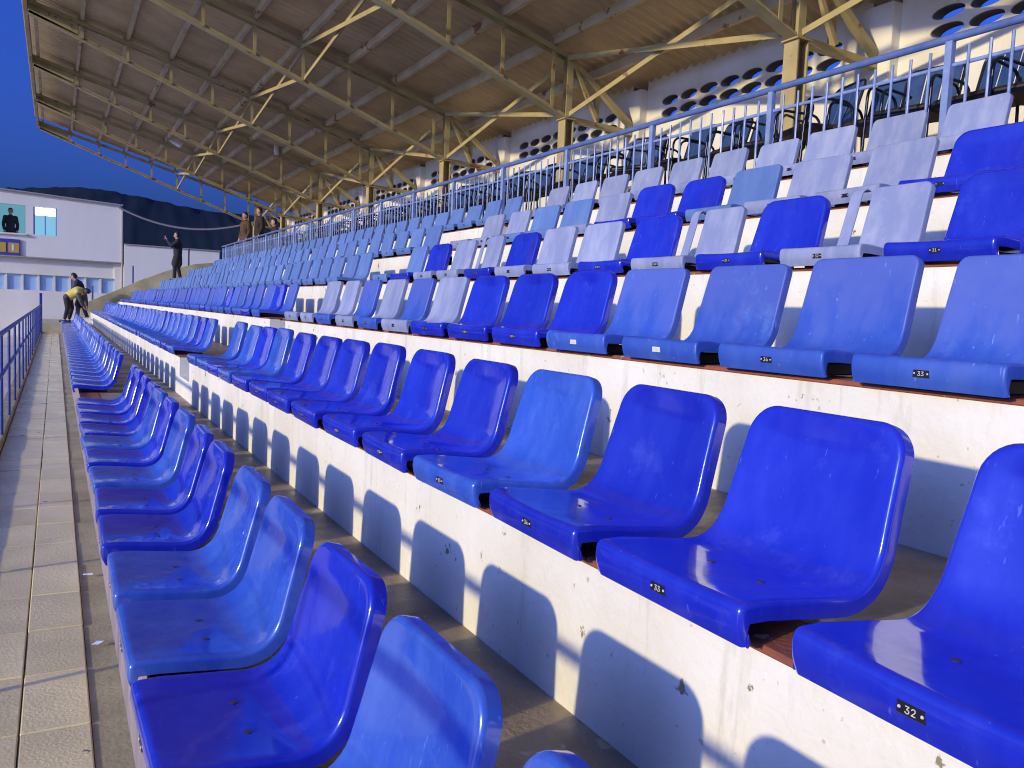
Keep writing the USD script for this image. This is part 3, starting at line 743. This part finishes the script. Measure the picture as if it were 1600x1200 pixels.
# hill
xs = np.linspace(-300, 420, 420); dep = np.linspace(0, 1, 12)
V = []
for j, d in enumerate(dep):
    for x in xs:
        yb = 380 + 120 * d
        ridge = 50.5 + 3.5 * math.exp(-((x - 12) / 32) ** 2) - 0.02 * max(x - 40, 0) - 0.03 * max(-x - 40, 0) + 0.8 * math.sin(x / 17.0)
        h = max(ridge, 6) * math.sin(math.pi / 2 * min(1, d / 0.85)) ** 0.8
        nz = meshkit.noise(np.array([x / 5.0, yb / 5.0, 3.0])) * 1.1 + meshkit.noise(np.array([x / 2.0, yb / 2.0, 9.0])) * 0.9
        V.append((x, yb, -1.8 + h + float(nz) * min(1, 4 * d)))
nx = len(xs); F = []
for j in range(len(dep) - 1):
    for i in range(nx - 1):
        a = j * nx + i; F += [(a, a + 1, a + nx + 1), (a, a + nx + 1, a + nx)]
solo('hill', (np.array(V), np.array(F)), 'hazy_hill_look', 'dark wooded hill behind the clubhouse against the dusk sky', 'hill', kind='structure', smooth=True)

# ------------------------------------------------------------------ people
def hull_ball(a, b, ra, rb):
    s = [manifold3d.Manifold.sphere(r, 12).translate(tuple(map(float, p))) for p, r in ((a, ra), (b, rb))]
    return manifold3d.Manifold.batch_hull(s)


def skin_of(bones, grow=0.0, smooth=3):
    man = manifold3d.Manifold()
    for a, b, ra, rb in bones:
        man = man + hull_ball(a, b, ra + grow, rb + grow)
    m = man.refine_to_length(0.05).to_mesh()
    t = trimesh.Trimesh(m.vert_properties[:, :3], m.tri_verts)
    trimesh.smoothing.filter_taubin(t, 0.5, -0.53, smooth)
    return t


def hand(wrist, direction, side, curl=0.5):
    d = np.asarray(direction, float); d /= np.linalg.norm(d); s = np.asarray(side, float); s = s - d * (s @ d); s /= np.linalg.norm(s); nrm = np.cross(d, s)
    w = np.asarray(wrist, float); B = [(w, w + d * 0.05 + s * 0.022, 0.022, 0.018), (w, w + d * 0.05 - s * 0.022, 0.022, 0.018), (w + d * 0.05 + s * 0.028, w + d * 0.05 - s * 0.028, 0.014, 0.014)]
    for i, L in enumerate((0.062, 0.075, 0.07, 0.055)):
        k = w + d * 0.062 + s * (0.030 - 0.020 * i); m1 = k + d * L * 0.5 + nrm * L * 0.15 * curl; e = m1 + d * L * 0.4 + nrm * L * 0.5 * curl
        B += [(k, m1, 0.009, 0.0085), (m1, e, 0.0085, 0.007)]
    k = w + d * 0.015 + s * 0.026; m1 = k + d * 0.03 + s * 0.025; e = m1 + d * 0.03 + nrm * 0.012
    B += [(k, m1, 0.012, 0.0095), (m1, e, 0.0095, 0.008)]
    return B


def person(name_label, loc, rotz, J, top, trousers, hair='hair_dark', vest=None, long_coat=False, category='person'):
    """J: joints in the figure's own frame, facing +x: hip, chest, neck, head, and per side l/r: shoulder, elbow, wrist, hipj, knee, ankle."""
    J = {k: np.asarray(v, float) for k, v in J.items()}
    root = thing('person', name_label, category, loc, rotz)
    fwd = J.get('look', np.array([1.0, 0, 0])); fwd = fwd / np.linalg.norm(fwd)
    upd = J['head'] - J['neck']; upd /= np.linalg.norm(upd)
    sd = np.cross(upd, fwd); sd /= np.linalg.norm(sd); fwd = np.cross(sd, upd)
    hd = J['head']
    headb = [(hd + upd * 0.035 - fwd * 0.01, hd - upd * 0.03 + fwd * 0.012, 0.088, 0.078), (hd - upd * 0.05 + fwd * 0.03, hd - upd * 0.085 + fwd * 0.05, 0.055, 0.035),
             (hd + fwd * 0.085 + upd * 0.0, hd + fwd * 0.105 - upd * 0.03, 0.010, 0.014),
             (hd + sd * 0.083 + upd * 0.01, hd + sd * 0.086 - upd * 0.035, 0.014, 0.011), (hd - sd * 0.083 + upd * 0.01, hd - sd * 0.086 - upd * 0.035, 0.014, 0.011)]
    torso = [(J['hip'], J['chest'], 0.125, 0.145), (J['chest'], J['neck'] - (J['neck'] - J['chest']) * 0.25, 0.14, 0.085), (J['chest'], J['lshoulder'], 0.12, 0.07), (J['chest'], J['rshoulder'], 0.12, 0.07),
             (J['hip'], J['lhipj'], 0.12, 0.105), (J['hip'], J['rhipj'], 0.12, 0.105)]
    arms, legs, hands, feet = [], [], [], []
    for s in 'lr':
        arms += [(J[s + 'shoulder'], J[s + 'elbow'], 0.062, 0.048), (J[s + 'elbow'], J[s + 'wrist'], 0.047, 0.032)]
        legs += [(J[s + 'hipj'], J[s + 'knee'], 0.098, 0.062), (J[s + 'knee'], J[s + 'ankle'], 0.060, 0.042)]
        hands += hand(J[s + 'wrist'], J[s + 'wrist'] - J[s + 'elbow'], sd if s == 'r' else -sd)
        a = J[s + 'ankle']; f2 = np.array([fwd[0], fwd[1], 0]); f2 = np.array([1.0, 0, 0]) if np.linalg.norm(f2) < .2 else f2 / np.linalg.norm(f2)
        feet += [(a + [0, 0, -0.045] - f2 * 0.03, a + [0, 0, -0.05] + f2 * 0.15, 0.042, 0.032)]
    neck = [(J['neck'] - (J['neck'] - J['chest']) * 0.2, J['head'] - upd * 0.05, 0.058, 0.052)]
    part('body', skin_of(torso + arms + legs + hands + feet + neck + headb, 0.0, 2), 'skin', root, smooth=60)
    coat = list(torso) + [(a, b if i % 2 == 0 else a + (b - a) * 0.9, ra, rb) for i, (a, b, ra, rb) in enumerate(arms)]
    if long_coat:
        for s in 'lr':
            coat.append((J[s + 'hipj'], J[s + 'hipj'] + (J[s + 'knee'] - J[s + 'hipj']) * 0.7, 0.125, 0.13))
    part('jacket', skin_of(coat, 0.018, 3), top, root, smooth=60)
    part('trousers', skin_of([(J['hip'], J['lhipj'], 0.115, 0.10), (J['hip'], J['rhipj'], 0.115, 0.10)] + [(a, b if i % 2 == 0 else a + (b - a) * 0.94, ra, rb) for i, (a, b, ra, rb) in enumerate(legs)], 0.014, 3), trousers, root, smooth=60)
    part('shoes', skin_of(feet, 0.010, 2), 'chair_dark', root, smooth=60)
    part('hair', skin_of([(hd + upd * 0.045 - fwd * 0.025, hd - fwd * 0.045 - upd * 0.02, 0.092, 0.078)], 0.004, 2), hair, root, smooth=60)
    for s in (-1, 1):
        e = trimesh.creation.icosphere(1, 0.010); e.apply_translation(hd + fwd * 0.088 + sd * 0.032 * s + upd * 0.01); part('eye', e, 'eye_dark', root)
    if vest:
        part('vest', skin_of(torso[:4], 0.032, 3), vest, root, smooth=60)
    return root


STAND = dict(hip=(0, 0, 0.92), chest=(0.0, 0, 1.28), neck=(0.01, 0, 1.46), head=(0.04, 0, 1.62), lshoulder=(0, 0.18, 1.38), rshoulder=(0, -0.18, 1.38), lelbow=(0.0, 0.24, 1.10), relbow=(0.0, -0.24, 1.10),
             lwrist=(0.10, 0.22, 0.86), rwrist=(0.10, -0.22, 0.86), lhipj=(0, 0.09, 0.90), rhipj=(0, -0.09, 0.90), lknee=(0.03, 0.10, 0.49), rknee=(0.03, -0.10, 0.49), lankle=(0, 0.10, 0.09), rankle=(0, -0.10, 0.09))
photo = dict(STAND, lelbow=(0.20, 0.20, 1.22), relbow=(0.20, -0.20, 1.22), lwrist=(0.36, 0.08, 1.46), rwrist=(0.36, -0.08, 1.46), lankle=(0.10, 0.10, 0.09), rankle=(-0.10, -0.10, 0.09), lknee=(0.09, .1, .49), rknee=(-.01, -.1, .49))
person('person in dark clothes standing on the far stairs, raising a camera', (3.78, 31.7, TREAD[4] + 0.003), math.radians(170), photo, 'cloth_dark', 'cloth_dark', long_coat=True)
cam_ = thing('camera_in_hand', 'small dark camera held up by the standing person on the stairs', 'camera')
q = np.array([3.78, 31.7, TREAD[4]]) + [-0.42, 0.07, 1.50]
part('camera_body', chamfer(q[0] - .03, q[0] + .03, q[1] - .06, q[1] + .06, q[2] - .04, q[2] + .04, .008), 'phone_dark', cam_)
part('lens', tube([q + [-.03, 0, 0], q + [-.08, .01, 0]], 0.028, 10), 'phone_dark', cam_, smooth=50)
bendp = dict(hip=(0, 0, 0.86), chest=(0.33, 0, 1.05), neck=(0.48, 0, 1.08), head=(0.60, 0, 1.05), look=(0.7, 0, -0.7), lshoulder=(0.40, 0.18, 1.03), rshoulder=(0.40, -0.18, 1.03), lelbow=(0.48, 0.20, 0.76), relbow=(0.48, -0.20, 0.76),
             lwrist=(0.56, 0.12, 0.55), rwrist=(0.56, -0.12, 0.55), lhipj=(0, 0.09, 0.84), rhipj=(0, -0.09, 0.84), lknee=(0.08, 0.11, 0.46), rknee=(0.04, -0.11, 0.46), lankle=(-0.02, 0.11, 0.09), rankle=(-0.06, -0.11, 0.09))
person('person in a yellow vest and dark trousers bending over at the walkway end', (0.36, 31.55, TREAD[0] + 0.003), math.radians(-25), bendp, 'cloth_grey', 'cloth_dark', vest='cloth_yellow')
lean = dict(STAND, chest=(0.10, 0, 1.24), neck=(0.19, 0, 1.41), head=(0.27, 0, 1.54), look=(0.9, 0, -0.4), lshoulder=(0.12, 0.18, 1.34), rshoulder=(0.12, -0.18, 1.34), lelbow=(0.20, 0.22, 1.07), relbow=(0.20, -0.22, 1.07), lwrist=(0.34, 0.16, 0.88), rwrist=(0.34, -0.16, 0.88),
            lankle=(0.12, .1, .09), rankle=(-.16, -.1, .09), lknee=(.12, .1, .49), rknee=(-.02, -.1, .49))
person('person in a long dark jacket leaning forward behind the yellow vest', (0.80, 31.95, TREAD[0] + 0.003), math.radians(165), lean, 'cloth_dark', 'cloth_grey', long_coat=True)
person('person in a dark brown coat standing tall behind the railing far end', (5.62, 27.0, ZT + 0.003), math.radians(185), STAND, 'cloth_brown', 'cloth_dark', long_coat=True)
person('person in a tan coat standing leftmost behind the far railing', (5.55, 28.9, ZT + 0.003), math.radians(200), STAND, 'cloth_tan', 'cloth_brown', long_coat=True)
sit = dict(hip=(0, 0, 0.55), chest=(-0.02, 0, 0.90), neck=(0.0, 0, 1.07), head=(0.03, 0, 1.22), lshoulder=(-0.02, 0.18, 0.99), rshoulder=(-0.02, -0.18, 0.99), lelbow=(0.08, 0.24, 0.74), relbow=(0.08, -0.24, 0.74), lwrist=(0.28, 0.16, 0.66), rwrist=(0.28, -0.16, 0.66),
           lhipj=(0, 0.09, 0.54), rhipj=(0, -0.09, 0.54), lknee=(0.42, 0.11, 0.50), rknee=(0.42, -0.11, 0.50), lankle=(0.44, 0.11, 0.09), rankle=(0.44, -0.11, 0.09))
person('person in a brown coat sitting behind the railing, right of the standing pair', (5.85, 26.0, ZT + 0.003), math.radians(178), sit, 'cloth_brown', 'cloth_dark')
person('person in a dark jacket looking out of the open clubhouse window', (-1.55, YB + 0.55, 1.55), math.radians(-80), STAND, 'cloth_dark', 'cloth_dark')

# ------------------------------------------------------------------ litter on the walkway
for i, (x, y_, w, lab) in enumerate(((-0.02, 2.42, 0.020, 'small white paper scrap lying on the paving nearest the camera'), (0.135, 4.35, 0.014, 'small white paper scrap in the drain channel by the front row'),
                                     (0.14, 3.45, 0.013, 'tiny pale scrap in the drain channel, nearer the camera'))):
    g = np.array([(a, b, 0.004 + 0.008 * meshkit.noise(np.array([a * 3.1 + i, b * 2.7, 0.5]))) for a in np.linspace(-1, 1, 6) for b in np.linspace(-1, 1, 6)])
    g[:, 0] *= w; g[:, 1] *= w * 1.5
    f = [(r_ * 6 + c_, (r_ + 1) * 6 + c_, (r_ + 1) * 6 + c_ + 1, r_ * 6 + c_ + 1) for r_ in range(5) for c_ in range(5)]
    t = trimesh.Trimesh(g, np.vstack([np.array(f)[:, [0, 1, 2]], np.array(f)[:, [0, 2, 3]]]), process=False)
    t.apply_transform(trimesh.transformations.rotation_matrix(0.5 + i, [0, 0, 1])); t.apply_translation([x, y_, ZW])
    solo('paper_scrap', t, 'banner_white', lab, 'litter', smooth=30)
